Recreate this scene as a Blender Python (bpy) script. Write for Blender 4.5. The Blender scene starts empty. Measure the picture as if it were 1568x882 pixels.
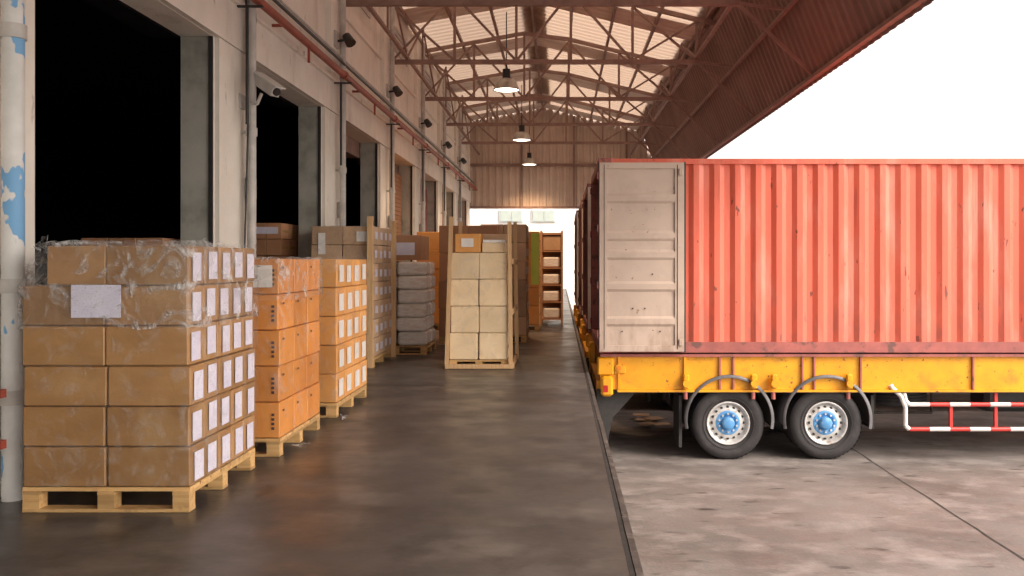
import bpy, math, random
from mathutils import Vector, Matrix
random.seed(7)
R=random.uniform
sc=bpy.context.scene
sc.view_settings.view_transform='Standard'
sc.view_settings.look='None'
sc.view_settings.exposure=0

# ------------------------------------------------------------------ materials
def nmat(name,c1,c2=None,scale=5,rough=.6,rough2=None,bump=.1,bscale=60,metal=0,stretch=(1,1,1),
         var=0.0,lo=.35,hi=.65,dirt=None,dscale=3,dlo=.55,dhi=.7,dstretch=(1,1,1),dirt2=None,d2scale=20,d2lo=.6,d2hi=.66,d2stretch=(1,1,1),
         emis=None,estr=0,spec=.5,zdirt=None,streak=None,stscale=30,ststretch=(1,1,.1),stlo=.6,sthi=.66):
    m=bpy.data.materials.new(name); m.use_nodes=True
    nt=m.node_tree; N=nt.nodes; L=nt.links
    b=N['Principled BSDF']
    if c2 is None: c2=tuple(v*.8 for v in c1)
    tc=N.new('ShaderNodeTexCoord')
    def noise(sc_,st,det=4):
        mp=N.new('ShaderNodeMapping'); mp.inputs['Scale'].default_value=st
        L.new(tc.outputs['Object'],mp.inputs['Vector'])
        n=N.new('ShaderNodeTexNoise'); n.inputs['Scale'].default_value=sc_; n.inputs['Detail'].default_value=det
        n.inputs['Roughness'].default_value=.6
        L.new(mp.outputs['Vector'],n.inputs['Vector']); return n
    def rng(src,a,c):
        r=N.new('ShaderNodeMapRange'); r.inputs['From Min'].default_value=a; r.inputs['From Max'].default_value=c
        L.new(src,r.inputs['Value']); return r.outputs['Result']
    def mix(f,a,c):
        x=N.new('ShaderNodeMix'); x.data_type='RGBA'
        L.new(f,x.inputs[0])
        if isinstance(a,tuple): x.inputs[6].default_value=(*a,1)
        else: L.new(a,x.inputs[6])
        if isinstance(c,tuple): x.inputs[7].default_value=(*c,1)
        else: L.new(c,x.inputs[7])
        return x.outputs[2]
    n1=noise(scale,stretch)
    f1=rng(n1.outputs['Fac'],lo,hi)
    col=mix(f1,c1,c2)
    if dirt is not None:
        n2=noise(dscale,dstretch); col=mix(rng(n2.outputs['Fac'],dlo,dhi),col,dirt)
    if dirt2 is not None:
        n3=noise(d2scale,d2stretch); col=mix(rng(n3.outputs['Fac'],d2lo,d2hi),col,dirt2)
    if streak is not None:
        n5=noise(stscale,ststretch,2); col=mix(rng(n5.outputs['Fac'],stlo,sthi),col,streak)
    if zdirt is not None:
        sx=N.new('ShaderNodeSeparateXYZ'); L.new(tc.outputs['Object'],sx.inputs[0])
        r=rng(sx.outputs['Z'],zdirt[2],zdirt[1])
        n4=noise(7,(1,1,.4)); mm=N.new('ShaderNodeMath'); mm.operation='MULTIPLY'
        L.new(r,mm.inputs[0]); L.new(rng(n4.outputs['Fac'],.4,.62),mm.inputs[1])
        col=mix(mm.outputs[0],col,zdirt[0])
    if var:
        at=N.new('ShaderNodeAttribute'); at.attribute_name='var'
        mm=N.new('ShaderNodeMath'); mm.operation='MULTIPLY_ADD'; mm.inputs[1].default_value=var; mm.inputs[2].default_value=1
        L.new(at.outputs['Fac'],mm.inputs[0])
        hs=N.new('ShaderNodeHueSaturation'); L.new(mm.outputs[0],hs.inputs['Value']); L.new(col,hs.inputs['Color']); col=hs.outputs['Color']
    L.new(col,b.inputs['Base Color'])
    if rough2 is None: b.inputs['Roughness'].default_value=rough
    else:
        r=N.new('ShaderNodeMapRange'); r.inputs['From Min'].default_value=.35; r.inputs['From Max'].default_value=.65
        r.inputs['To Min'].default_value=rough; r.inputs['To Max'].default_value=rough2
        nn=noise(dscale*1.7,dstretch); L.new(nn.outputs['Fac'],r.inputs['Value']); L.new(r.outputs['Result'],b.inputs['Roughness'])
    b.inputs['Metallic'].default_value=metal
    b.inputs['Specular IOR Level'].default_value=spec
    if bump:
        nb=noise(bscale,(1,1,1),2); bp=N.new('ShaderNodeBump'); bp.inputs['Strength'].default_value=bump; bp.inputs['Distance'].default_value=.01
        L.new(nb.outputs['Fac'],bp.inputs['Height']); L.new(bp.outputs['Normal'],b.inputs['Normal'])
    if emis:
        b.inputs['Emission Color'].default_value=(*emis,1); b.inputs['Emission Strength'].default_value=estr
    return m

M={}
M['wall']=nmat('dirty_white_plaster',(.88,.84,.77),(.79,.75,.68),scale=1.6,rough=.85,bump=.25,bscale=40,dirt=(.56,.50,.43),dscale=1.3,dlo=.57,dhi=.88,dstretch=(2,2,.5),dirt2=(.3,.25,.2),d2scale=9,d2lo=.66,d2hi=.78,d2stretch=(1,1,.25))
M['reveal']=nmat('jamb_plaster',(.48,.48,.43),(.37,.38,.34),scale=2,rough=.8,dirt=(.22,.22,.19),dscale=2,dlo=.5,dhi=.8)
M['dark']=nmat('interior_shade_black',(.008,.008,.01),(.004,.004,.005),rough=.95,bump=0,spec=.1)  # near-black colour stands in for the shade of the unlit interior
M['rubber']=nmat('black_rubber',(.022,.02,.02),(.035,.032,.03),scale=12,rough=.7,bump=.3,bscale=90)
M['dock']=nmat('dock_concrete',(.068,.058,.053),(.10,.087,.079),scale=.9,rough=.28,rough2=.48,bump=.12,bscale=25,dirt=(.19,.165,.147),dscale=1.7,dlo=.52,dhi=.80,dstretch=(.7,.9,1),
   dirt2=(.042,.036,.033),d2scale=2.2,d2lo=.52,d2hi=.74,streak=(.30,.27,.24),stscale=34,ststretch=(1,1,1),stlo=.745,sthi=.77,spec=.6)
M['dockside']=nmat('dock_side_concrete',(.25,.23,.21),(.17,.15,.14),scale=3,rough=.9)
M['dockedge']=nmat('dock_edge_steel',(.10,.085,.078),(.06,.05,.046),scale=7,rough=.55,dirt=(.2,.17,.15),dscale=9,dlo=.52,dhi=.7)
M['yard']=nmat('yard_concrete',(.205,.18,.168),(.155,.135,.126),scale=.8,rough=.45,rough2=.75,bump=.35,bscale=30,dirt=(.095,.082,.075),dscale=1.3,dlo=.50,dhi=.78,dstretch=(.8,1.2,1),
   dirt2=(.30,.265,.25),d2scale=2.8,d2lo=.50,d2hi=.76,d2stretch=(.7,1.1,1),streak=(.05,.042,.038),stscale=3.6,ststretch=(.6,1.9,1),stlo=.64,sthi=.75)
M['joint']=nmat('joint_bitumen',(.03,.027,.025),(.06,.05,.045),scale=9,rough=.9)
M['steelred']=nmat('red_oxide_steel',(.33,.215,.18),(.24,.15,.125),scale=4,rough=.6,bump=0)  # red oxide lightened, haze over the trusses put into the colour
M['roof']=nmat('roof_sheet',(.84,.76,.70),(.74,.66,.60),scale=.7,rough=.65,bump=0,dirt=(.5,.38,.32),dscale=.8,dlo=.5,dhi=.8,dstretch=(.6,2,1))
M['fascia']=nmat('fascia_sheet',(.27,.17,.145),(.20,.125,.108),scale=.8,rough=.6,bump=0,dirt=(.33,.22,.19),dscale=1.2,dlo=.5,dhi=.8)
M['endwall']=nmat('end_cladding',(.66,.54,.46),(.54,.43,.36),scale=1,rough=.6,bump=0)
M['pipered']=nmat('red_pipe_paint',(.38,.075,.045),(.26,.06,.04),scale=6,rough=.5)
M['pipegrey']=nmat('grey_pipe',(.58,.56,.53),(.45,.43,.41),scale=6,rough=.5)
M['pipeblue']=nmat('peeling_pipe',(.76,.76,.74),(.64,.64,.62),scale=4,rough=.5,dirt=(.17,.40,.68),dscale=2.6,dlo=.545,dhi=.555,dstretch=(1,1,.6))
M['black']=nmat('black_plastic',(.015,.015,.016),(.03,.03,.03),rough=.45,bump=0)
M['white']=nmat('white_metal',(.7,.7,.68),(.6,.6,.58),rough=.4,bump=0)
M['wood']=nmat('pallet_wood',(.66,.42,.18),(.50,.29,.11),scale=3,rough=.75,stretch=(1,12,12),bump=.2,var=.25,dirt=(.34,.2,.09),dscale=8,dlo=.6,dhi=.75)
M['woodpost']=nmat('timber_post',(.72,.47,.25),(.57,.35,.17),scale=3,rough=.7,stretch=(12,12,1),bump=.2,var=.2)
M['cardA']=nmat('cardboard_brown',(.41,.22,.083),(.33,.17,.06),scale=2,rough=.5,bump=.1,bscale=30,stretch=(1,1,3),var=.2,dirt=(.46,.28,.125),dscale=2.2,dlo=.5,dhi=.72)
M['cardB']=nmat('cardboard_orange',(.74,.30,.068),(.62,.23,.048),scale=2,rough=.5,bump=.1,bscale=30,var=.14)
M['cardC']=nmat('cardboard_amber',(.80,.40,.12),(.69,.31,.08),scale=2,rough=.55,bump=.1,bscale=30,var=.12)
M['cardG']=nmat('cardboard_cream',(.90,.71,.46),(.80,.60,.36),scale=2.5,rough=.6,bump=.1,bscale=30,var=.15)
M['cardD']=nmat('cardboard_taupe',(.62,.41,.25),(.50,.32,.19),scale=2,rough=.65,bump=.1,bscale=30,var=.2)
M['cardF']=nmat('cardboard_dark',(.50,.26,.14),(.40,.20,.10),scale=1.5,rough=.7,bump=.1,bscale=30,var=.2)
M['tape']=nmat('parcel_tape',(.56,.36,.17),(.5,.31,.14),rough=.25,bump=0)
M['label']=nmat('paper_label',(.78,.76,.87),(.70,.67,.80),scale=9,rough=.6,bump=0,dirt=(.52,.49,.6),dscale=60,dlo=.58,dhi=.64,dstretch=(1,1,3))
M['labelw']=nmat('white_label',(.86,.83,.8),(.77,.74,.7),scale=9,rough=.5,bump=0)
M['ink']=nmat('print_ink',(.07,.03,.02),(.05,.02,.02),rough=.7,bump=0)
M['bundle']=nmat('wrapped_bundle',(.93,.89,.85),(.76,.62,.52),scale=9,rough=.25,bump=.5,bscale=16,stretch=(1,1,3.5),var=.08,lo=.42,hi=.75)
M['green']=nmat('green_panel',(.46,.70,.12),(.58,.72,.14),rough=.6,bump=0)
M['contred']=nmat('container_red_paint',(.76,.15,.088),(.69,.125,.073),scale=2,rough=.5,bump=.06,bscale=25,stretch=(1,1,.35),
   dirt=(.76,.28,.21),dscale=1.6,dlo=.50,dhi=.82,dstretch=(2.2,1,.45),dirt2=(.2,.06,.04),d2scale=11,d2lo=.67,d2hi=.69,d2stretch=(1,1,.3),zdirt=((.45,.13,.09),.3,1.4),
   streak=(.55,.11,.07),stscale=16,ststretch=(1,1,.06),stlo=.60,sthi=.74)
M['contrail']=nmat('container_rail_paint',(.42,.12,.10),(.3,.09,.08),scale=5,rough=.55,dirt=(.16,.07,.06),dscale=6,dlo=.55,dhi=.65)
M['contdark']=nmat('container_maroon',(.22,.07,.06),(.16,.05,.042),scale=2,rough=.55)
M['doorin']=nmat('container_door_grey',(.58,.455,.375),(.51,.395,.325),scale=1.2,rough=.6,bump=.1,bscale=20,dirt=(.42,.31,.25),dscale=2.5,dlo=.5,dhi=.85,dirt2=(.25,.14,.09),d2scale=14,d2lo=.67,d2hi=.72,zdirt=((.38,.27,.21),.3,1.0))
M['yellow']=nmat('chassis_yellow',(.80,.37,.010),(.70,.30,.008),scale=3,rough=.4,bump=.05,dirt=(.5,.22,.02),dscale=4,dlo=.54,dhi=.75,dirt2=(.15,.07,.02),d2scale=14,d2lo=.63,d2hi=.69)
M['chassisdark']=nmat('chassis_underside',(.05,.035,.025),(.03,.02,.018),rough=.8)
M['tyre']=nmat('tyre_rubber',(.022,.020,.022),(.034,.03,.031),scale=6,rough=.75,bump=.25,bscale=40,dirt=(.06,.053,.05),dscale=5,dlo=.55,dhi=.8)
M['rim']=nmat('rim_silver',(.66,.65,.64),(.5,.48,.46),scale=8,rough=.4,metal=.25,bump=.05,dirt=(.25,.18,.14),dscale=9,dlo=.55,dhi=.72)
M['hub']=nmat('hub_blue',(.11,.33,.64),(.08,.25,.52),scale=8,rough=.45,bump=.1,dirt=(.25,.42,.6),dscale=14,dlo=.55,dhi=.75)
M['fender']=nmat('fender_grey',(.10,.095,.10),(.07,.065,.07),scale=5,rough=.4)
M['fenderlip']=nmat('fender_lip',(.13,.125,.13),(.09,.085,.09),scale=5,rough=.4)
M['railred']=nmat('guard_red',(.66,.05,.04),(.55,.04,.035),rough=.4,bump=0)
M['railwhite']=nmat('guard_white',(.82,.8,.77),(.68,.65,.62),rough=.4,bump=0)
M['lamplit']=nmat('lamp_lens_lit',(1,.95,.85),(1,.95,.85),bump=0,emis=(1,.88,.7),estr=10)
M['alu']=nmat('lamp_aluminium',(.6,.57,.52),(.48,.45,.4),rough=.35,metal=.5,bump=0)
M['bldg']=nmat('outside_white_render',(.88,.86,.80),(.82,.80,.74),scale=1,rough=.9,bump=0)
M['glass']=nmat('window_glass',(.5,.56,.5),(.45,.5,.46),rough=.25,bump=0)
M['amber']=nmat('marker_lamp',(.75,.25,.02),(.7,.2,.02),rough=.2,bump=0)
M['redlamp']=nmat('tail_lamp',(.5,.02,.02),(.4,.02,.02),rough=.2,bump=0)

def filmmat(name,lo,hi):
    m=bpy.data.materials.new(name); m.use_nodes=True; nt=m.node_tree; N=nt.nodes; L=nt.links
    for n in list(N): N.remove(n)
    o=N.new('ShaderNodeOutputMaterial'); mx=N.new('ShaderNodeMixShader'); t=N.new('ShaderNodeBsdfTransparent')
    p=N.new('ShaderNodeBsdfPrincipled'); p.inputs['Base Color'].default_value=(.85,.84,.83,1); p.inputs['Roughness'].default_value=.14
    tc=N.new('ShaderNodeTexCoord'); n=N.new('ShaderNodeTexNoise'); n.inputs['Scale'].default_value=4.5; n.inputs['Detail'].default_value=4; n.inputs['Distortion'].default_value=2.2
    L.new(tc.outputs['Object'],n.inputs['Vector'])
    r=N.new('ShaderNodeMapRange'); r.inputs['From Min'].default_value=.5; r.inputs['From Max'].default_value=.72; r.inputs['To Min'].default_value=lo; r.inputs['To Max'].default_value=hi
    L.new(n.outputs['Fac'],r.inputs['Value']); L.new(r.outputs['Result'],mx.inputs[0])
    n2=N.new('ShaderNodeTexNoise'); n2.inputs['Scale'].default_value=8; n2.inputs['Detail'].default_value=3; n2.inputs['Distortion'].default_value=3
    L.new(tc.outputs['Object'],n2.inputs['Vector'])
    b=N.new('ShaderNodeBump'); b.inputs['Strength'].default_value=.9; b.inputs['Distance'].default_value=.05
    L.new(n2.outputs['Fac'],b.inputs['Height']); L.new(b.outputs['Normal'],p.inputs['Normal'])
    L.new(t.outputs[0],mx.inputs[1]); L.new(p.outputs[0],mx.inputs[2]); L.new(mx.outputs[0],o.inputs['Surface'])
    return m
M['film']=filmmat('stretch_film',.08,.6)
M['filmlight']=filmmat('stretch_film_light',.02,.18)
m=bpy.data.materials.new('added_translucent_strip'); m.use_nodes=True; nt=m.node_tree; N=nt.nodes; L=nt.links  # translucent roof strips, added to bring glow into the aisle
for n in list(N): N.remove(n)
o=N.new('ShaderNodeOutputMaterial'); mx=N.new('ShaderNodeMixShader'); t=N.new('ShaderNodeBsdfTranslucent'); t.inputs['Color'].default_value=(.46,.33,.245,1)
p=N.new('ShaderNodeBsdfDiffuse'); p.inputs['Color'].default_value=(.6,.5,.42,1); mx.inputs[0].default_value=.4
L.new(t.outputs[0],mx.inputs[1]); L.new(p.outputs[0],mx.inputs[2]); L.new(mx.outputs[0],o.inputs['Surface']); M['glow_strip']=m

# ------------------------------------------------------------------ mesh builder
class B:
    def __init__(s): s.v=[]; s.f=[]; s.m=[]; s.a=[]; s.sm=[]
    def face(s,pts,mat,var=0,smooth=False):
        i=len(s.v); s.v+= [tuple(p) for p in pts]; s.f.append(tuple(range(i,i+len(pts)))); s.m.append(mat); s.a.append(var); s.sm.append(smooth)
    def raw(s,vs,fs,mat,var=0,smooth=False):
        i=len(s.v); s.v+=[tuple(p) for p in vs]
        for f in fs: s.f.append(tuple(i+k for k in f)); s.m.append(mat); s.a.append(var); s.sm.append(smooth)
    def box(s,x0,x1,y0,y1,z0,z1,mat,rot=0,var=0,ch=0):
        cx,cy=(x0+x1)/2,(y0+y1)/2; c,sn=math.cos(rot),math.sin(rot)
        def T(x,y,z): dx,dy=x-cx,y-cy; return (cx+dx*c-dy*sn,cy+dx*sn+dy*c,z)
        if ch<=0:
            vs=[T(x,y,z) for z in (z0,z1) for x,y in ((x0,y0),(x1,y0),(x1,y1),(x0,y1))]
            s.raw(vs,[(3,2,1,0),(4,5,6,7),(0,1,5,4),(1,2,6,5),(2,3,7,6),(3,0,4,7)],mat,var)
        else:
            def oct(z,i,k):
                return [T(x0+k,y0+i,z),T(x1-k,y0+i,z),T(x1-i,y0+k,z),T(x1-i,y1-k,z),T(x1-k,y1-i,z),T(x0+k,y1-i,z),T(x0+i,y1-k,z),T(x0+i,y0+k,z)]
            vs=oct(z0,ch,ch*1.6)+oct(z0+ch,0,ch)+oct(z1-ch,0,ch)+oct(z1,ch,ch*1.6)
            fs=[tuple(reversed(range(8))),tuple(range(24,32))]
            for l in range(3):
                for k in range(8):
                    a=l*8+k; b=l*8+(k+1)%8; fs.append((a,b,b+8,a+8))
            s.raw(vs,fs,mat,var)
    def cyl(s,p0,p1,r,mat,seg=12,r2=None,cap=True,smooth=True):
        p0=Vector(p0); p1=Vector(p1); d=(p1-p0).normalized()
        u=d.orthogonal().normalized(); w=d.cross(u); r2=r if r2 is None else r2
        vs=[p0+(u*math.cos(t)+w*math.sin(t))*r for t in [2*math.pi*k/seg for k in range(seg)]]
        vs+=[p1+(u*math.cos(t)+w*math.sin(t))*r2 for t in [2*math.pi*k/seg for k in range(seg)]]
        s.raw(vs,[(k,(k+1)%seg,seg+(k+1)%seg,seg+k) for k in range(seg)],mat,0,smooth)
        if cap:
            s.raw(vs[:seg],[tuple(reversed(range(seg)))],mat); s.raw(vs[seg:],[tuple(range(seg))],mat)
    def beam(s,p0,p1,w,h,mat):
        p0=Vector(p0); p1=Vector(p1); d=(p1-p0).normalized()
        up=Vector((0,0,1)) if abs(d.z)<.95 else Vector((0,1,0))
        sd=d.cross(up).normalized(); up=sd.cross(d)
        vs=[]
        for p in (p0,p1):
            for a,b in ((-1,-1),(1,-1),(1,1),(-1,1)): vs.append(p+sd*a*w/2+up*b*h/2)
        s.raw(vs,[(3,2,1,0),(4,5,6,7),(0,1,5,4),(1,2,6,5),(2,3,7,6),(3,0,4,7)],mat)
    def path(s,pts,r,mat,seg=10):
        for a,b in zip(pts,pts[1:]): s.cyl(a,b,r,mat,seg)
    def lathe_y(s,c,prof,mat,seg=48,smooth=True,a0=0,a1=2*math.pi,var=0):
        full=abs(a1-a0-2*math.pi)<1e-6; n=seg if full else seg+1
        vs=[]
        for k in range(n):
            t=a0+(a1-a0)*k/seg
            for (y,r) in prof: vs.append((c[0]+r*math.cos(t),c[1]+y,c[2]+r*math.sin(t)))
        P=len(prof); fs=[]
        for k in range(seg):
            k2=(k+1)%n
            for j in range(P-1): fs.append((k*P+j,k2*P+j,k2*P+j+1,k*P+j+1))
        s.raw(vs,fs,mat,var,smooth)
    def lathe_z(s,c,prof,mat,seg=32,smooth=True):
        vs=[]
        for k in range(seg):
            t=2*math.pi*k/seg
            for (r,z) in prof: vs.append((c[0]+r*math.cos(t),c[1]+r*math.sin(t),c[2]+z))
        P=len(prof)
        s.raw(vs,[(k*P+j,((k+1)%seg)*P+j,((k+1)%seg)*P+j+1,k*P+j+1) for k in range(seg) for j in range(P-1)],mat,0,smooth)
    def obj(s,name,parent=None):
        me=bpy.data.meshes.new(name); me.from_pydata(s.v,[],s.f)
        ks=[]
        for k in s.m:
            if k not in ks: ks.append(k)
        for k in ks: me.materials.append(M[k])
        me.polygons.foreach_set('material_index',[ks.index(k) for k in s.m])
        me.polygons.foreach_set('use_smooth',s.sm)
        at=me.attributes.new('var','FLOAT','FACE'); at.data.foreach_set('value',s.a)
        me.update()
        o=bpy.data.objects.new(name,me); sc.collection.objects.link(o)
        if parent: o.parent=parent
        return o
def empty(name,parent=None):
    e=bpy.data.objects.new(name,None); sc.collection.objects.link(e); e.empty_display_size=.2
    if parent: e.parent=parent
    return e

GZ=-1.16
Y0,YE=-8.0,34.0
# ------------------------------------------------------------------ ground
b=B(); b.face([(-600,-600,GZ),(600,-600,GZ),(600,600,GZ),(-600,600,GZ)],'yard'); b.obj('ground')
b=B()
z=GZ+.004
def crackline(p,q,w,seed,amp=.012,step=.35):
    rr=random.Random(seed); p=Vector(p); q=Vector(q); L=(q-p).length; n=max(2,int(L/step)); d=(q-p)/n; s=Vector((-d.y,d.x,0)).normalized()
    pts=[p+d*k+s*rr.uniform(-amp,amp) for k in range(n+1)]
    for a,c in zip(pts,pts[1:]):
        w1=w*rr.uniform(.6,1.3); b.face([a-s*w1/2,c-s*w1/2,c+s*w1/2,a+s*w1/2],'joint')
crackline((4.15,-8,z),(4.15,60,z),.022,1)
for y in (3.0,13.2,19.4,25.6):
    b.face([(.41,y,z+.004),(30,y,z+.004),(30,y+.02,z+.004),(.41,y+.02,z+.004)],'joint')
for x in (10.2,16.3): b.face([(x,-8,z),(x+.02,-8,z),(x+.02,60,z),(x,60,z)],'joint')
b.obj('pavement_joints')

# dock
dock=empty('loading_dock')
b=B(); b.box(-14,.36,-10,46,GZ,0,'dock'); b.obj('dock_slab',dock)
b=B(); b.box(.36,.40,-10,46,GZ,-.1,'dockside')
y=-10.0
while y<46:
    q=R(-.003,.003); b.box(.368+q,.404+q,y,min(y+1.49,46),-.098,.004+R(0,.003),'dockedge'); y+=1.5
b.box(.338,.3655,-10,46,-.05,.0012,'joint')
b.obj('dock_edge',dock)
b=B()
for y in (10.2,16.5,22.5):
    b.face([(-3.5,y,.004),(.33,y,.004),(.33,y+.008,.004),(-3.5,y+.008,.004)],'joint')
b.obj('floor_joints',dock)

# ------------------------------------------------------------------ warehouse building
W=empty('warehouse_building')
XW=-3.6; XI=-3.94; ZR=7.2
pc=[5.3+4*i for i in range(-3,8)]
b=B(); u=B()
HZ=3.84
for c in pc:
    y0,y1=c-.46,c+.48
    b.box(XI,XW,y0,y1,0,HZ,'wall')
    b.box(XW,XW+.05,y0+.03,y1-.03,0,HZ-.002,'wall')
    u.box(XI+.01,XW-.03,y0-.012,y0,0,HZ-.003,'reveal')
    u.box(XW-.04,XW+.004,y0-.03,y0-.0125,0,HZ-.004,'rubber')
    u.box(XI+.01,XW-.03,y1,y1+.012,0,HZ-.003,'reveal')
b.box(XI,XW,Y0,YE,HZ,ZR,'wall')
b.box(XW,XW+.07,Y0,YE,HZ+.003,HZ+.46,'wall')
b.box(XW,XW+.12,Y0,YE,HZ+.463,HZ+.53,'wall')
for c in pc:
    b.box(XW,XW+.09,c-.22,c+.22,HZ+.533,ZR,'wall')
b.box(XW,XW+.05,Y0,YE,5.55,5.62,'wall')
b.obj('wall',W); u.obj('door_jambs',W)
b=B()
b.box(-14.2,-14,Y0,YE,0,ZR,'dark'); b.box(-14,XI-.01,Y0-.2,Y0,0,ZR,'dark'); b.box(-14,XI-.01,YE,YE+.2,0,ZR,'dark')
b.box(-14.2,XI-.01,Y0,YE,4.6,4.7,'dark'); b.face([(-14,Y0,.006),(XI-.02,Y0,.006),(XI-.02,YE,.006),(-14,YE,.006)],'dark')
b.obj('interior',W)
b=B()
for i,c in enumerate(pc[:-1]):
    b.box(XI-.3,XI-.01,c+.49,c+3.53,HZ-.02 if i<5 else HZ-.3,HZ+.02,'dark' if i<5 else 'steelred')  # first bays get a near-black head, shade put in as colour
    if i>=6:
        zz=0.0
        while zz<HZ-.3:
            b.box(XI+.05,XI+.08,c+.495,c+3.52,zz,zz+.09,'contrail' if i%2 else 'cardF'); zz+=.1
b.obj('roller_shutters',W)
b=B()
for c in pc:
    for k in range(5):
        z=6.1+k*.12
        b.box(XW+.003,XW+.03,c+1.2,c+2.8,z,z+.05,'pipegrey')
b.obj('wall_vents',W)

# roof profile
prof=[(-3.95,7.05),(-.6,7.65),(3.3,6.7)]
def corrugated(b,pr,y0,y1,per,amp,mat,alt=None,alttest=None):
    ys=[];y=y0
    pat=[(0,0),(.3,0),(.5,1),(.8,1)]
    while y<y1:
        for (fy,h) in pat: ys.append((y+fy*per,h))
        y+=per
    ys.append((y,0))
    for (xa,za),(xb,zb) in zip(pr,pr[1:]):
        d=Vector((xb-xa,zb-za)).normalized(); n=(-d.y*amp,d.x*amp)
        for (ya,ha),(yb,hb) in zip(ys,ys[1:]):
            mt=alt if (alttest and alttest(xa,ya)) else mat
            b.face([(xa+n[0]*ha,ya,za+n[1]*ha),(xb+n[0]*ha,ya,zb+n[1]*ha),(xb+n[0]*hb,yb,zb+n[1]*hb),(xa+n[0]*hb,yb,za+n[1]*hb)],mt)
canopy=empty('canopy_roof')
sky_test=lambda x,y: y>11.5 and y<YE-1 and ((y-12.0)%4.08)<2.9
b=B(); corrugated(b,prof,Y0,YE,.3,.03,'roof','glow_strip',sky_test); b.obj('roof_sheets',canopy)  # sheets with the added translucent strips that brighten the aisle
b=B(); corrugated(b,[(3.3,6.72),(4.2,4.42)],Y0,YE,.25,.035,'fascia'); b.obj('fascia',canopy)
b=B(); b.box(4.10,4.19,Y0,YE,4.47,4.53,'steelred'); b.box(3.25,3.33,Y0,YE,6.55,6.63,'steelred')
b.box(3.66,3.72,Y0,YE,5.55,5.61,'steelred')
b.face([(-.9,Y0,7.64),(-.6,Y0,7.70),(-.6,YE,7.70),(-.9,YE,7.64)],'roof'); b.face([(-.6,Y0,7.70),(-.3,Y0,7.63),(-.3,YE,7.63),(-.6,YE,7.70)],'roof')
b.face([(3.0,Y0,6.83),(3.38,Y0,6.74),(3.38,YE,6.74),(3.0,YE,6.83)],'roof'); b.face([(3.38,Y0,6.74),(3.48,Y0,6.45),(3.48,YE,6.45),(3.38,YE,6.74)],'roof')
def zr(x):
    for (xa,za),(xb,zb) in zip(prof,prof[1:]):
        if xa<=x<=xb: return za+(zb-za)*(x-xa)/(xb-xa)
    return prof[-1][1]
x=-3.5
while x<3.2:
    z=zr(x); b.box(x-.03,x+.03,Y0,YE,z-.10,z-.012,'steelred'); x+=.95
b.obj('purlins',canopy)
b=B(); S='steelred'
ty=[17.9+4.08*k for k in range(-6,4)]
xs=[-3.5,-2.2,-.9,.25,1.55,2.9]
for y in ty:
    zb=5.7
    b.beam((-3.55,y,zb),(2.95,y,zb),.09,.09,S)
    for p,q in zip(xs,xs[1:]): b.beam((p,y,zr(p)-.2),(q,y,zr(q)-.2),.08,.09,S)
    b.beam((2.9,y,zr(2.9)-.2),(3.3,y,6.5),.08,.09,S)
    for k,x in enumerate(xs): b.beam((x,y,zb+.045),(x,y,zr(x)-.25),.055,.055,S)
    for k in range(5):
        p,q=xs[k],xs[k+1]
        if k==2: b.beam((p,y+.03,zb+.03),(q,y+.03,zr(q)-.25),.05,.05,S)
        else: b.beam((p,y+.03,zr(p)-.25),(q,y+.03,zb+.03),.05,.05,S)
        if k in (0,4): b.beam((p,y-.03,zb+.03),(q,y-.03,zr(q)-.25),.04,.04,S)
    b.beam((2.9,y,zb),(4.12,y,4.55),.05,.05,S)
    b.beam((2.9,y,zb),(3.7,y,5.6),.045,.045,S)
for xl in (-3.2,2.88):
    b.box(xl-.03,xl+.03,Y0,YE,5.76,5.82,S)
    for ya,yb in zip(ty,ty[1:]):
        ym=(ya+yb)/2; zt=zr(xl)-.2
        b.beam((xl,ya,5.8),(xl,ym,zt),.035,.035,S); b.beam((xl,ym,zt),(xl,yb,5.8),.035,.035,S)
        if xl<0: b.beam((xl,ym,5.8),(xl,ym,zt),.035,.035,S)
b.obj('roof_trusses',canopy)
b=B()
per=.27; x=-3.6
while x<4.2:
    zt_=7.9 if x<3.2 else max(4.5,6.75-(x-3.25)*2.5)
    pts=[(x,YE),(x+.1,YE),(x+.135,YE+.05),(x+.235,YE+.05),(x+.27,YE)]
    for (xa,ya),(xb,yb) in zip(pts,pts[1:]): b.face([(xa,ya,3.65),(xb,yb,3.65),(xb,yb,zt_),(xa,ya,zt_)],'endwall')
    x+=per
b.box(-3.6,4.2,YE-.06,YE-.003,3.6,3.7,'steelred'); b.box(-3.6,4.2,YE-.06,YE-.003,5.3,5.4,'steelred')
for x in (-1.5,.6,2.7): b.box(x-.04,x+.04,YE-.1,YE-.061,3.6,7.3,'steelred')
b.obj('end_cladding',canopy)

# ------------------------------------------------------------------ outside
o=empty('white_building')
b=B(); b.box(-14,5,47,55,GZ,7.5,'bldg'); b.obj('walls',o)
b=B()
for x in (-6.2,-3.3,-1.5):
    b.box(x-.02,x+1.32,46.93,46.99,3.65,4.35,'white'); b.box(x+.06,x+.62,46.90,46.925,3.71,4.29,'glass'); b.box(x+.68,x+1.24,46.90,46.925,3.71,4.29,'glass')
b.obj('windows',o)
o=empty('perimeter_wall')
b=B(); b.box(6,70,58,58.25,GZ,1.6,'bldg')
for k in range(22): b.box(6+k*3,6.3+k*3,57.9,57.999,GZ,1.8,'bldg')
b.obj('wall_panels',o)

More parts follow.
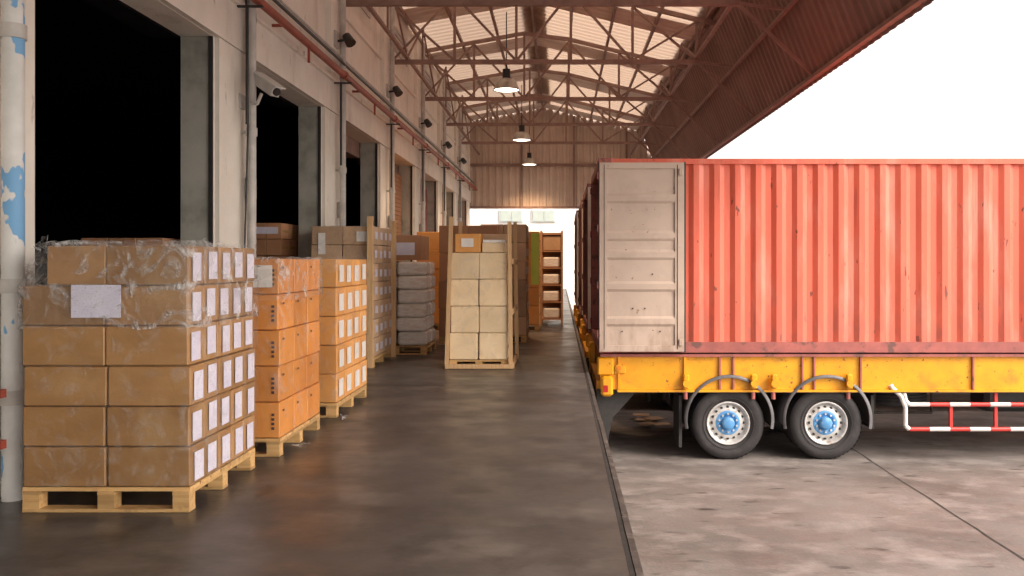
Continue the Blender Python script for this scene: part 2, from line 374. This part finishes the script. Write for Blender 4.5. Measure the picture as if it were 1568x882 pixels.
# ------------------------------------------------------------------ pipes / fittings
o=empty('fire_sprinkler_pipe')
b=B(); b.cyl((-3.30,Y0,4.36),(-3.30,YE-.1,4.36),.05,'pipered',14)
for c in pc:
    b.box(-3.52,-3.24,c-.02,c+.02,4.28,4.30,'black')
    b.cyl((-3.30,c+1.9,4.36),(-3.30,c+1.9,4.12),.018,'pipered',8); b.cyl((-3.30,c-.3,4.36),(-3.30,c-.22,4.36),.065,'pipered',14)
    b.cyl((-3.5,c+1,4.36),(-3.3,c+1,4.36),.02,'pipered',8)
b.obj('pipe_run',o)
o=empty('conduit_pipe')
b=B(); b.cyl((-3.40,Y0,4.62),(-3.40,YE-.1,4.62),.022,'black',8); b.cyl((-3.42,Y0,4.70),(-3.42,YE-.1,4.70),.018,'pipegrey',8); b.obj('conduit_run',o)
for i,c in enumerate(pc[3:10]):
    o=empty('drain_pipe'); b=B(); mt='pipeblue' if i==0 else 'pipegrey'
    yy=c+.05 if i==0 else c+.2; xx=-3.44; r=.065 if i==0 else .05
    b.cyl((xx,yy,.0),(xx,yy,7.0),r,mt,18)
    for z in (.6,1.3,2.9,4.9): b.cyl((xx,yy,z),(xx,yy,z+.09),r+.012,'pipegrey',18); b.box(-3.56,xx,yy-.02,yy+.02,z+.03,z+.06,'pipegrey')
    if i>0:
        b.cyl((xx+.03,yy-.22,3.0),(xx+.03,yy-.22,4.3),.018,'black',8)
    b.obj('pipe',o)
    if i>0:
        o=empty('wall_floodlight'); b=B()
        b.cyl((-3.5,c+.02,4.95),(-3.32,c+.02,4.98),.02,'black',8); b.cyl((-3.34,c+.02,5.04),(-3.25,c-.03,4.9),.065,'black',14,r2=.085)
        b.box(-3.51,-3.47,c-.08,c+.12,4.85,5.1,'pipegrey'); b.obj('lamp_body',o)
        o=empty('junction_box'); b=B(); b.box(-3.55,-3.46,c+.28,c+.42,2.2,2.45,'pipegrey',ch=.01); b.cyl((-3.5,c+.35,2.45),(-3.5,c+.35,3.8),.012,'black',8); b.obj('box',o)

# cctv
o=empty('security_camera'); b=B()
b.box(-3.555,-3.53,9.40,9.56,3.20,3.36,'pipegrey'); b.path([(-3.53,9.48,3.28),(-3.36,9.45,3.25),(-3.30,9.42,3.36)],.018,'pipegrey')
a=Vector((-3.40,9.55,3.56)); d=Vector((.62,-.35,-.42)).normalized()
b.beam(a,a+d*.36,.12,.12,'pipegrey'); b.beam(a+d*.02+Vector((0,0,.075)),a+d*.44+Vector((0,0,.075)),.15,.015,'white'); b.cyl(a+d*.36,a+d*.38,.045,'black')
b.obj('camera_body',o)
o=empty('hanging_cable'); b=B()
pts=[(-3.48,9.5,4.9),(-3.42,9.52,4.45),(-3.42,9.55,4.2),(-3.46,9.56,3.9),(-3.45,9.58,3.6),(-3.42,9.6,3.5)]
b.path(pts,.02,'black',8); b.path([(-3.48,9.42,4.9),(-3.45,9.42,3.0),(-3.5,9.42,1.2)],.011,'black',8); b.obj('cable',o)
o=empty('door_guard_rail'); b=B()
for z in (.42,.72): b.beam((-3.95,5.0,z),(-3.27,5.0,z),.05,.05,'pipered')
b.beam((-3.46,5.0,0),(-3.46,5.0,.8),.05,.06,'pipered'); b.obj('rail',o)

# pendant lamps
for (y) in (18.4,26.0,32.6):
    o=empty('pendant_lamp'); b=B(); x=-1.14; z=5.32
    b.cyl((x,y,z+.32),(x,y,6.9),.012,'black',8); b.cyl((x,y,z+.12),(x,y,z+.34),.085,'black',16)
    b.lathe_z((x,y,z),[(.09,.14),(.16,.12),(.23,.05),(.27,-.08),(.285,-.12),(.275,-.12),(.22,.04),(.05,.1)],'alu')
    b.lathe_z((x,y,z-.10),[(.262,0),(.2,-.015),(.001,-.02)],'lamplit',smooth=False)
    b.obj('shade',o)
    l=bpy.data.lights.new('bulb','SPOT'); l.energy=1000; l.color=(1,.64,.36); l.shadow_soft_size=.3; l.spot_size=math.radians(125); l.spot_blend=.9
    lo=bpy.data.objects.new('bulb',l); lo.location=(x,y,z-.16); sc.collection.objects.link(lo); lo.parent=o

# ------------------------------------------------------------------ pallets & goods
def pallet(b,x0,x1,y0,y1,h=.145):
    n=7
    for k in range(3):
        yy=[y0,(y0+y1)/2-.045,y1-.09][k]
        b.box(x0,x1,yy,yy+.09,0.003,.022,'wood',var=R(-1,1))
        for xx in (x0,(x0+x1)/2-.05,x1-.1): b.box(xx+.001,xx+.099,yy+.002,yy+.088,.022,h-.045,'wood',var=R(-1,1))
    for xx in (x0,(x0+x1)/2-.05,x1-.1): b.box(xx,xx+.1,y0,y1,h-.045,h-.023,'wood',var=R(-1,1))
    L=(y1-y0); s=L/n
    for k in range(n): b.box(x0-.002,x1+.002,y0+k*s+.008,y0+(k+1)*s-.008,h-.023,h,'wood',var=R(-1,1))
def film(b,x0,x1,y0,y1,z0,z1,mat,amp=.012,taper=(0,0,0,0),top=True,n=14):
    rs=random.Random(int(x0*100+y0*10))
    nz=8
    def ring(t):
        a0=x0+taper[0]*t; a1=x1-taper[1]*t; c0=y0+taper[2]*t; c1=y1-taper[3]*t
        p=[]
        for k in range(n): p.append((a0+(a1-a0)*k/n,c0,0,-1))
        for k in range(n): p.append((a1,c0+(c1-c0)*k/n,1,0))
        for k in range(n): p.append((a1-(a1-a0)*k/n,c1,0,1))
        for k in range(n): p.append((a0,c1-(c1-c0)*k/n,-1,0))
        return p
    vs=[]
    for j in range(nz+1):
        t=j/nz
        for (x,y,nx,ny) in ring(t):
            q=rs.random()*amp; vs.append((x+nx*q,y+ny*q,z0+(z1-z0)*t+(rs.uniform(-1,1)*amp*.8 if j in(0,nz) else 0)))
    T=4*n; fs=[(j*T+k,j*T+(k+1)%T,(j+1)*T+(k+1)%T,(j+1)*T+k) for j in range(nz) for k in range(T)]
    b.raw(vs,fs,mat,0,True)
    if top: b.raw(vs[nz*T:],[tuple(range(T))],mat,0,False)
def stack(name,x0,x1,y0,y1,ph,lh,nl,nx,ny,mat,labels=None,lw=.09,lab_h=.6,jit=.004,tape=True,lastoff=0,gap=.003,ch=.007):
    o=empty(name); b=B(); pallet(b,x0,x1,y0,y1,ph); b.obj('wooden_pallet',o)
    b=B(); lb=B(); dx=(x1-x0)/nx; dy=(y1-y0)/ny; z=ph+.002
    for l in range(nl):
        ox=R(-.006,.006)
        for i in range(nx):
            for j in range(ny):
                if 0<i<nx-1 and 0<j<ny-1: continue
                xa=x0+i*dx+ox; ya=y0+j*dy; g=gap
                jx=R(-jit,jit); jy=R(-jit,jit); sh=lastoff if l==nl-1 else 0
                b.box(xa+g+jx+(sh if i==0 else 0),xa+dx-g+jx,ya+g+jy,ya+dy-g+jy,z+.003,z+lh-.003,mat,rot=R(-.006,.006)*(1+jit*150),var=R(-1,1),ch=ch)
                xr=xa+dx+jx+.004
                if i==nx-1 and labels:
                    c=ya+dy/2+R(-.012,.012); zz=z+lh*.5+R(-.01,.01)
                    lb.box(xr,xr+.002,c-lw/2,c+lw/2,zz-lh*lab_h/2,zz+lh*lab_h/2,labels,rot=R(-.02,.02))
                if i==nx-1 and tape and not labels:
                    lb.box(xr-.001,xr+.001,ya+.02,ya+dy-.02,z+lh*.5-.018,z+lh*.5+.018,'tape')
        z+=lh
    b.obj('carton_boxes',o)
    return o,lb,z
xa0,xa1,ya0,ya1=-3.2,-2.205,5.06,6.16
o,lb,zt=stack('pallet_of_cartons',xa0,xa1,ya0,ya1,.15,.2405,6,2,5,'cardA',labels='label',lw=.125,lab_h=.72,lastoff=.14)
lb.box(-2.895,-2.6,5.036,5.039,1.165,1.36,'label')
lb.obj('labels',o)
b=B(); film(b,xa0-.012,xa1+.02,ya0-.016,ya1+.01,1.10,1.36,'film',.014,top=False)
film(b,xa0-.01,xa1+.016,ya0-.014,ya1+.01,1.352,1.615,'film',.022,taper=(.13,.01,.01,.02))
film(b,xa0-.008,xa1+.014,ya0-.008,ya1+.008,.16,1.10,'filmlight',.004,top=False)
rs=random.Random(3)
for k in range(40):
    x=rs.choice([xa0+.02,xa1-.02,xa1+.02,xa0+.12])+rs.uniform(-.06,.05); y=ya0+rs.uniform(-.03,.25); z=1.36+rs.uniform(0,.28)
    p=[(x+rs.uniform(-.06,.06),y+rs.uniform(-.03,.03),z+rs.uniform(-.06,.06)) for _ in range(3)]
    b.face(p,'film')
b.obj('plastic_film',o)
# B
o,lb,zt=stack('pallet_of_cartons',-3.0,-2.14,6.5,7.6,.14,.276,5,2,3,'cardB',labels=None,tape=False)
for l in range(5):
    z=.14+.276*l
    for q in range(4): lb.box(-2.20,-2.178,6.492,6.494,z+.07+q*.035,z+.09+q*.035,'ink')
    for q in range(3): lb.box(-2.1345,-2.1335,6.56+q*.367,6.60+q*.367,z+.20,z+.215,'ink')
lb.box(-2.42,-2.19,6.480,6.483,1.30,1.47,'labelw')  # white patch on the wrap, film shine painted in as colour
lb.obj('labels',o)
b=B(); film(b,-3.02,-2.12,6.485,7.62,1.20,1.53,'film',.015); film(b,-3.01,-2.125,6.49,7.61,.16,1.23,'filmlight',.004,top=False); b.obj('plastic_film',o)
# C
o,lb,zt=stack('pallet_of_cartons',-3.05,-2.13,8.12,9.4,.14,.276,5,2,4,'cardC',labels='labelw',lw=.17,lab_h=.6)
lb.obj('labels',o)
b=B(); film(b,-3.06,-2.11,8.105,9.41,.16,1.54,'filmlight',.006); b.obj('plastic_film',o)
# D framed stack
o,lb,zt=stack('framed_pallet_of_cartons',-3.5,-2.62,12.0,13.3,.14,.265,7,2,4,'cardD',labels='label',lw=.16,lab_h=.4)
lb.box(-2.86,-2.70,11.985,11.99,1.78,1.92,'labelw'); lb.box(-3.4,-3.3,11.985,11.99,1.6,1.9,'labelw'); lb.obj('labels',o)
b=B()
for (x,y) in ((-2.66,11.94),(-2.60,13.3)): b.box(x-.035,x+.045,y-.03,y+.03,.0,2.13,'woodpost',var=.4)
b.box(-3.45,-2.70,11.93,11.96,.15,.24,'woodpost'); b.obj('timber_frame',o)
b=B(); film(b,-3.52,-2.585,11.985,13.32,.16,2.0,'filmlight',.008); b.obj('plastic_film',o)
# E white bundles
o=empty('wrapped_bundle_pallet'); b=B(); pallet(b,-3.1,-2.12,13.6,14.6); b.obj('wooden_pallet',o)
b=B()
for l in range(6):
    for i in range(2):
        for j in range(2):
            jx,jy=R(-.015,.015),R(-.015,.015)
            b.box(-3.1+i*.49+.01+jx,-3.1+(i+1)*.49-.01+jx,13.6+j*.5+.01+jy,13.6+j*.5+.48+jy,.15+l*.225,.15+l*.225+.215,'bundle',rot=R(-.03,.03),var=R(-1,1),ch=.03)
b.obj('bundles',o)
b=B(); b.box(-3.0,-2.22,13.65,14.5,1.52,1.92,'cardF',ch=.01); b.box(-2.75,-2.32,13.64,13.648,1.6,1.8,'label'); b.obj('carton',o)
# F
o,lb,zt=stack('pallet_of_cartons',-2.15,-1.1,15.2,16.4,.14,.5,4,2,2,'cardF',labels=None); lb.obj('tape_strips',o)
# G central
o,lb,zt=stack('framed_pallet_of_cartons',-1.53,-.71,11.85,12.9,.12,.375,4,2,3,'cardG',labels=None,jit=.009,gap=.007,ch=.011)
lb.obj('tape_strips',o)
b=B(); b.box(-1.46,-1.10,11.9,12.4,1.625,1.885,'cardC',ch=.008); b.box(-1.37,-1.2,11.888,11.893,1.70,1.82,'labelw')
b.box(-1.08,-.76,11.9,12.4,1.625,1.76,'cardG',ch=.008); b.box(-1.07,-.77,11.91,12.38,1.762,1.80,'labelw',rot=.03)
b.box(-1.3,-.76,12.45,12.88,1.625,1.9,'cardD',ch=.008)
b.obj('top_cartons',o)
b=B()
def post(x0,y0,x1,y1,h,w=.055): b.beam((x0,y0,0),(x1,y1,h),w,w*.6,'woodpost')
post(-1.565,11.82,-1.50,11.82,2.12); post(-.67,11.82,-.69,11.82,2.05); post(-1.55,12.95,-1.5,12.95,2.1); post(-.64,12.95,-.67,12.95,2.1)
b.beam((-1.58,11.79,.04),(-.62,11.79,.04),.03,.06,'woodpost'); b.beam((-.645,11.8,.05),(-.645,12.95,.05),.03,.08,'woodpost')
b.beam((-.645,11.82,1.5),(-.645,12.95,1.5),.02,.07,'woodpost'); b.beam((-.645,11.82,.8),(-.645,12.95,.8),.02,.07,'woodpost')
b.obj('timber_frame',o)
b=B(); film(b,-1.545,-.695,11.835,12.92,.14,1.63,'filmlight',.006,top=False); b.obj('plastic_film',o)
# H row behind
o,lb,zt=stack('pallet_of_cartons',-1.45,-.60,15.6,16.8,.14,.34,6,2,3,'cardD',labels='labelw',lw=.2,lab_h=.4); lb.obj('labels',o)
o,lb,zt=stack('pallet_of_cartons',-1.2,-.42,18.2,19.2,.14,.4,5,2,2,'cardC',labels=None); lb.box(-.60,-.43,18.188,18.192,1.0,2.1,'green'); lb.obj('labels',o)
o,lb,zt=stack('pallet_of_cartons',-1.1,-.30,24,25.2,.14,.4,5,2,2,'cardG',labels=None); lb.obj('labels',o)
for (y,mt) in ((18.5,'cardC'),(22.5,'cardD'),(26.6,'cardG'),(30.2,'cardD')):
    o,lb,zt=stack('pallet_of_cartons',-3.1,-2.1,y,y+1.2,.14,.4,5,2,2,mt,labels='labelw',lw=.25); lb.obj('labels',o)
o=empty('shelf_rack'); b=B()
x0,x1,y0,y1=-.42,.07,20.0,20.9
for x in (x0,x1):
    for y in (y0,y1): b.box(x-.025,x+.025,y-.025,y+.025,0,2.22,'cardF')
for k in range(6): b.box(x0,x1,y0,y1,.12+k*.4,.15+k*.4,'cardF')
b.box(x0,x1,y1-.02,y1,.15,2.2,'cardF')
b.obj('frame',o); b=B()
for k in range(4):
    b.box(x0+.04,x1-.06,y0+.02,y1-.1,.155+k*.4,.155+k*.4+.24,'bundle',rot=R(-.05,.05),var=R(-1,1),ch=.03)
b.box(x0+.03,x1-.03,y0+.03,y1-.1,1.76,2.1,'cardD',ch=.01)
b.obj('bundles',o)
# interior goods
o,lb,zt=stack('pallet_of_cartons',-4.9,-4.05,8.7,9.8,.14,.32,5,3,3,'cardF',labels=None); lb.obj('labels',o)
o,lb,zt=stack('pallet_of_cartons',-4.95,-4.05,12.4,13.4,.14,.24,8,4,3,'cardF',labels=None); lb.box(-4.9,-4.1,12.38,12.385,1.9,2.0,'label'); lb.obj('labels',o)
o=empty('plastic_scrap'); b=B()
for (cx,cy) in ((-2.0,6.75),(-2.05,8.0)):
    for k in range(14):
        x=cx+rs.uniform(-.07,.07); y=cy+rs.uniform(-.08,.08)
        b.face([(x+rs.uniform(-.05,.05),y+rs.uniform(-.05,.05),.006+rs.uniform(0,.05)) for _ in range(3)],'film')
b.obj('scraps',o)

# ------------------------------------------------------------------ container trailer
def trailer(yn,x0,detail=True,paint='contred',rail='contrail'):
    T=empty('container_trailer'); L=12.19; x1=x0+L; wy=2.44; yf=yn+wy; z0,z1=.285,2.865
    b=B()
    def side(y,sgn):
        per=.272; n=int((L-.32)/per); per=(L-.32)/n; dpt=.036*sgn
        for k in range(n):
            xa=x0+.16+k*per
            pts=[(xa,0),(xa+per*.27,0),(xa+per*.5,1),(xa+per*.77,1),(xa+per,0)]
            for (pa,ha),(pb,hb) in zip(pts,pts[1:]): b.face([(pa,y+ha*dpt,z0+.14),(pb,y+hb*dpt,z0+.14),(pb,y+hb*dpt,z1-.07),(pa,y+ha*dpt,z1-.07)],paint)
    side(yn+.012,1); side(yf-.012,-1)
    b.box(x0+.12,x1-.12,yn+.05,yf-.05,z1-.03,z1-.015,paint)
    b.obj('corrugated_sides',T)
    b=B()
    for y in (yn,yf-.07):
        b.box(x0,x1,y,y+.07,z1-.07,z1,paint); b.box(x0,x1,y,y+.07,z0,z0+.14,rail)
        b.box(x0,x0+.16,y-.001,y+.071,z0+.141,z1-.071,rail); b.box(x1-.16,x1,y-.001,y+.071,z0+.141,z1-.071,rail)
        for xx in (x0-.006,x1-.172):
            for zz in (z0-.006,z1-.11): b.box(xx,xx+.178,y-.008,y+.078,zz,zz+.118,rail,ch=.008)
    b.box(x0,x0+.1,yn+.071,yf-.071,z1-.12,z1-.002,rail); b.box(x0,x0+.1,yn+.071,yf-.071,z0,z0+.12,rail)
    b.box(x1-.1,x1-.05,yn+.071,yf-.071,z0,z1-.01,paint)
    b.box(x0+.05,x1-.1,yn+.071,yf-.071,z0+.06,z0+.1,'chassisdark')
    b.obj('container_frame',T)
    for (yd,s) in ((yn-.055,1),(yf+.055,-1)):
        b=B(); xa,xb=x0+.005,x0+1.125; za,zb=z0+.02,z1-.06
        ya,yb=min(yd-.025*s,yd+.025*s),max(yd-.025*s,yd+.025*s)
        prf=[(za+.08,0)]
        for zc in (z0+.42,z0+.88,z0+1.30,z0+1.55,z0+2.05): prf+=[(zc-.07,0),(zc-.035,1),(zc+.035,1),(zc+.07,0)]
        prf.append((zb-.08,0))
        yo=yd-.004*s
        for (p,h),(q,g) in zip(prf,prf[1:]): b.face([(xa+.1,yo-.02*s*h,p),(xb-.12,yo-.02*s*h,p),(xb-.12,yo-.02*s*g,q),(xa+.1,yo-.02*s*g,q)],'doorin')
        b.box(xa,xa+.1,ya,yb,za,zb,'doorin'); b.box(xb-.12,xb,ya,yb,za,zb,'doorin')
        b.box(xa+.1,xb-.12,ya+.001,yb-.001,za,za+.08,'doorin'); b.box(xa+.1,xb-.12,ya+.001,yb-.001,zb-.08,zb,'doorin')
        b.box(xa+.101,xb-.121,yd+.004*s if s>0 else yd-.02,yd+.02 if s>0 else yd-.004,za,zb,'doorin')
        b.box(xb-.004,xb+.02,ya+.005,yb-.005,za-.01,zb+.01,'rubber'); b.box(xa-.012,xa-.001,ya+.01,yb-.01,za,zb,'rubber')
        yq=ya-.004 if s>0 else yb+.001
        b.box(xb-.095,xb-.085,yq,yq+.003,za+.03,zb-.03,'chassisdark'); b.box(xa+.06,xa+.066,yq,yq+.003,za+.03,zb-.03,'chassisdark')
        for (px,pz) in ((.42,2.2),(.55,2.2),(.62,2.2),(.42,1.62),(.55,1.63),(.44,.62),(.6,.62),(.3,.3),(.8,.3),(.7,1.1)):
            b.cyl((xa+px,yd-.012*s,z0+pz*.95),(xa+px,yd-.008*s-.008*s,z0+pz*.95),.011,'ink',8)
        for zz in (z0+.2,z0+.85,z0+1.6,z0+2.3): 
            b.box(xa-.03,xa+.03,ya+.012,yb+.02*s if s>0 else yb,zz,zz+.1,rail)
        for zz in (z0+.1,z0+2.35): b.box(xb-.07,xb-.02,yq-.02,yq,zz,zz+.09,'doorin',ch=.004)
        b.obj('container_door',T)
    b=B()
    for y,s in ((yn+.06,1),(yf-.06,-1)):
        a,c=min(y,y+.012*s),max(y,y+.012*s)
        b.box(x0+.02,x1-.1,a,c,-.215,.225,'yellow')
        f0,f1=min(y-.045*s,y+.08*s),max(y-.045*s,y+.08*s)
        b.box(x0+.02,x1-.1,f0,f1,.226,.262,'contrail'); b.box(x0+.25,x1-.1,f0,f1,-.245,-.216,'yellow')
        b.box(x0+.25,x1-.1,f0-.001,f1+.001,-.252,-.2455,'chassisdark')
        for xx in [x0+.27,x0+1.15,x0+1.62,x0+1.80,x0+2.72,x0+2.88,x0+3.5,x0+5,x0+6.2,x0+7.5,x0+9,x0+10.5]:
            g0,g1=min(y-.035*s,y-.001*s),max(y-.035*s,y-.001*s)
            b.box(xx-.012,xx+.012,g0,g1,-.214,.224,'yellow' if xx<x0+1.2 else 'contrail')
        for xx in (x0+1.16,x0+2.06,x0+2.33,x0+3.33):
            g0,g1=min(y-.10*s,y-.03*s),max(y-.10*s,y-.03*s)
            b.box(xx-.04,xx+.04,g0,g1,-.2,.0,'yellow',ch=.015); b.cyl((xx,g0-.03,-.12),(xx,g0,-.12),.05,'yellow',14); b.cyl((xx,y-.02*s,-.24),(xx,y-.02*s,-.34),.03,'contrail',10)
    for xx in [x0+.1+1.0*k for k in range(12)]: b.box(xx,xx+.08,yn+.085,yf-.085,0,.2,'contrail')
    for y in (yn+.75,yf-.83): b.box(x0+.1,x1-.3,y,y+.08,-.3,.0-.002,'chassisdark')
    b.obj('chassis',T)
    b=B()
    b.box(x0-.02,x0+.2,yn+.0,yn+.16,-.02,.215,'yellow',ch=.02); b.box(x0+.03,x0+.19,yn-.02,yn+.14,-.30,-.03,'yellow',ch=.03)
    b.box(x0+.2,x0+.36,yn+.02,yn+.055,-.0,.1,'yellow',ch=.01)
    b.cyl((x0+.27,yn-.0,.08),(x0+.27,yn+.02,.08),.05,'yellow',16); b.cyl((x0+.27,yn-.008,.08),(x0+.27,yn-.001,.08),.03,'amber',16)
    b.box(x0+.06,x0+.12,yn-.026,yn-.021,-.24,-.15,'redlamp'); b.box(x0-.02,x0+.10,yn+.2,yf-.2,-.28,-.12,'yellow')
    for y in (yn+.3,yf-.6): b.box(x0-.03,x0-.021,y,y+.3,-.25,-.14,'redlamp')
    b.box(x0-.04,x0+.06,yf-.16,yf,-.3,.21,'yellow',ch=.02)
    for (y) in (yn+.12,yf-.18):
        vs=[(x0-.02,-.22),(x0+.52,-.24),(x0+.36,-.42),(x0+.2,-.6),(x0+.14,-.85),(x0+.11,-1.06),(x0+.02,-.9),(x0-.03,-.6)]
        n=len(vs); V=[(x,y,z) for x,z in vs]+[(x,y+.05,z) for x,z in vs]
        b.raw(V,[tuple(range(n)),tuple(reversed(range(n,2*n)))]+[(i,(i+1)%n,n+(i+1)%n,n+i) for i in range(n)],'rubber')
    b.obj('rear_bumper',T)
    R0=.487; zc=GZ+R0
    prof=[(-.10,.285),(-.125,.33),(-.14,.40),(-.13,.455),(-.105,.475),(-.098,.484),(-.055,.487),(-.052,.472),(-.042,.472),(-.039,.487),(-.004,.487),(-.003,.472),(.003,.472),(.004,.487),(.039,.487),(.042,.472),(.052,.472),(.055,.487),(.098,.484),(.105,.475),(.13,.455),(.14,.40),(.125,.33),(.10,.285)]
    wx=[x0+1.74,x0+3.05]
    for cx in wx:
        for cy,out in ((yn+.20,-1),(yn+.52,0),(yf-.52,0),(yf-.20,1)):
            b=B(); b.lathe_y((cx,cy,zc),prof,'tyre',64)
            for k in range(48):
                t=2*math.pi*k/48
                for s in (-1,1):
                    b.raw([(cx+math.cos(t+a)*(.489),cy+s*yy,zc+math.sin(t+a)*.489) for a,yy in ((-.035,.06),(.035,.06),(.035,.112),(-.035,.112))],[(0,1,2,3)],'tyre')
            s=out if out!=0 else -1
            b.lathe_y((cx,cy,zc),[(s*.115,.292),(s*.125,.285),(s*.10,.262),(s*.055,.245),(s*.05,.235),(s*.075,.20),(s*.078,.16)],'rim',48)
            b.lathe_y((cx,cy,zc),[(s*.136,.335),(s*.142,.338),(s*.136,.345)],'tyre',48)
            if out!=0:
                b.lathe_y((cx,cy,zc),[(s*.078,.165),(s*.083,.16),(s*.085,.12),(s*.075,.115),(s*.075,.001)],'hub',40)
                b.lathe_y((cx,cy,zc),[(s*.075,.085),(s*.14,.08),(s*.15,.065),(s*.152,.001)],'hub',32)
                for k in range(10):
                    t=2*math.pi*(k+.5)/10; px,pz=cx+.148*math.cos(t)*.82,zc+.148*math.sin(t)*.82
                    b.cyl((px,cy+s*.08,pz),(px,cy+s*.105,pz),.014,'rim',6)
                for k in range(16):
                    t=2*math.pi*k/16; px,pz=cx+.212*math.cos(t),zc+.212*math.sin(t)
                    yy=cy+s*.068
                    b.cyl((px,yy-s*.02,pz),(px,yy+s*.006,pz),.019,'black',10)  # black discs stand in for the shade inside the rim's vent holes
            b.obj('wheel',T)
        b=B(); b.cyl((cx,yn+.3,zc),(cx,yf-.3,zc),.07,'chassisdark'); b.box(cx-.06,cx+.06,yn+.7,yn+.85,zc,-.25,'chassisdark'); b.box(cx-.06,cx+.06,yf-.85,yf-.7,zc,-.25,'chassisdark'); b.obj('axle',T)
        b=B()
        for (ya,yb,yl) in ((yn+.04,yn+.68,yn+.02),(yf-.68,yf-.04,yf-.02)):
            b.lathe_y((cx,0,zc+.06),[(ya,.575),(ya,.59),(yb,.59),(yb,.575),(ya,.575)],'fender',40,a0=math.radians(-8),a1=math.radians(188))
            b.lathe_y((cx,0,zc+.06),[(yl-.012,.558),(yl-.012,.598),(yl+.019,.598),(yl+.019,.558),(yl-.012,.558)],'fenderlip',40,a0=math.radians(-12),a1=math.radians(192))
        b.obj('fender',T)
    b=B(); b.box(wx[0]-.66,wx[0]-.62,yn+.1,yn+.65,-1.0,-.3,'rubber'); b.box(wx[1]+.61,wx[1]+.65,yn+.1,yn+.65,-.75,-.3,'rubber'); b.obj('mud_flap',T)
    b=B(); cx,cy,cz=x0+4.25,yn+.95,-.40
    b.lathe_z((cx,cy,cz),[(r,y) for (y,r) in prof],'tyre',48); b.lathe_z((cx,cy,cz),[(.29,-.1),(.27,0),(.1,.02),(.001,.02)],'rim',32)
    b.path([(cx-.4,yn+.5,-.24),(cx-.4,yn+.5,-.6),(cx+.4,yn+.5,-.6),(cx+.4,yn+.5,-.24)],.02,'chassisdark'); b.obj('spare_wheel',T)
    b=B(); gx=x0+4.10; ge=x0+9.6
    for zz in (-.415,-.745):
        x=gx+.05; k=0
        while x<ge:
            b.cyl((x,yn+.05,zz),(min(x+.27,ge),yn+.05,zz),.029,'railred' if k%2==(0 if zz<-.5 else 1) else 'railwhite',12); x+=.27; k+=1
    for xx in (gx+.62,gx+1.22,gx+2.4,gx+3.6,gx+4.8): b.beam((xx,yn+.08,-.75),(xx,yn+.08,-.24 if xx>gx+1 else -.415),.04,.04,'railred')
    b.path([(gx+.05,yn+.05,-.745),(gx-.0,yn+.05,-.70),(gx-.0,yn+.05,-.45),(gx-.06,yn+.05,-.30),(gx-.17,yn+.05,-.20),(gx-.2,yn+.05,-.15)],.03,'railwhite',12)
    b.path([(gx+.05,yn+.05,-.415),(gx+.0,yn+.05,-.36),(gx-.02,yn+.05,-.26)],.03,'railwhite',12)
    b.obj('side_guard_rail',T)
    b=B()
    for y in (yn+.2,yf-.32): b.box(x0+9.9,x0+10.02,y,y+.12,-1.1,-.24,'chassisdark'); b.box(x0+9.82,x0+10.1,y-.04,y+.16,GZ+.002,-1.1,'chassisdark')
    b.box(x0+5.4,x0+6.4,yn+.5,yn+1.0,-.6,-.27,'black',ch=.06)
    b.obj('landing_gear',T)
    return T
trailer(11.3,.53)
trailer(15.0,.50,paint='contdark',rail='contdark')
trailer(18.9,.50,paint='contdark',rail='contdark')
trailer(22.8,.47,paint='contdark',rail='contdark')
for y in (11.9,13.0,15.5,16.7,19.4,20.6):
    o=empty('dock_bumper'); b=B(); b.box(.405,.47,y,y+.22,-.75,-.32,'rubber',ch=.01); b.obj('rubber_block',o)
o=empty('cardboard_scrap'); b=B()
for k in range(6):
    x=1.15+R(0,.55); y=13.9+R(-.5,.5); b.box(x,x+.28,y,y+.2,GZ+.01+k*.012,GZ+.018+k*.012,'cardD',rot=R(-.8,.8),var=R(-1,1))
b.obj('scraps',o)

# ------------------------------------------------------------------ world, sun, camera
w=bpy.data.worlds.new('World'); sc.world=w; w.use_nodes=True; nt=w.node_tree; N=nt.nodes; L=nt.links
bg=N['Background']; sky=N.new('ShaderNodeTexSky'); sky.sky_type='NISHITA'; sky.sun_disc=False
el=math.radians(42); rot=math.radians(122)
sky.sun_elevation=el; sky.sun_rotation=rot; sky.air_density=1.2; sky.dust_density=4; sky.ozone_density=1
hs=N.new('ShaderNodeHueSaturation'); hs.inputs['Saturation'].default_value=.25; hs.inputs['Value'].default_value=3.0; L.new(sky.outputs[0],hs.inputs['Color'])
tint=N.new('ShaderNodeMix'); tint.data_type='RGBA'; tint.blend_type='MULTIPLY'; tint.inputs[0].default_value=1; tint.inputs[7].default_value=(1,.935,.875,1)
L.new(hs.outputs[0],tint.inputs[6]); L.new(tint.outputs[2],bg.inputs['Color']); bg.inputs['Strength'].default_value=.15
s=bpy.data.lights.new('sun','SUN'); s.energy=1.5; s.angle=math.radians(15); s.color=(1,.87,.72)
so=bpy.data.objects.new('sun',s); sc.collection.objects.link(so)
d=Vector((math.sin(rot)*math.cos(el),math.cos(rot)*math.cos(el),math.sin(el)))
so.rotation_euler=d.to_track_quat('Z','Y').to_euler(); so.location=(20,-10,20)
c=bpy.data.cameras.new('camera'); co=bpy.data.objects.new('camera',c); sc.collection.objects.link(co)
co.location=(0,0,1.5); co.rotation_euler=(math.radians(90),0,0)
c.sensor_width=36; c.lens=36*1300/1568; c.shift_x=-72/1568; c.shift_y=-41/1568; c.clip_end=2000; c.clip_start=.05
sc.camera=co
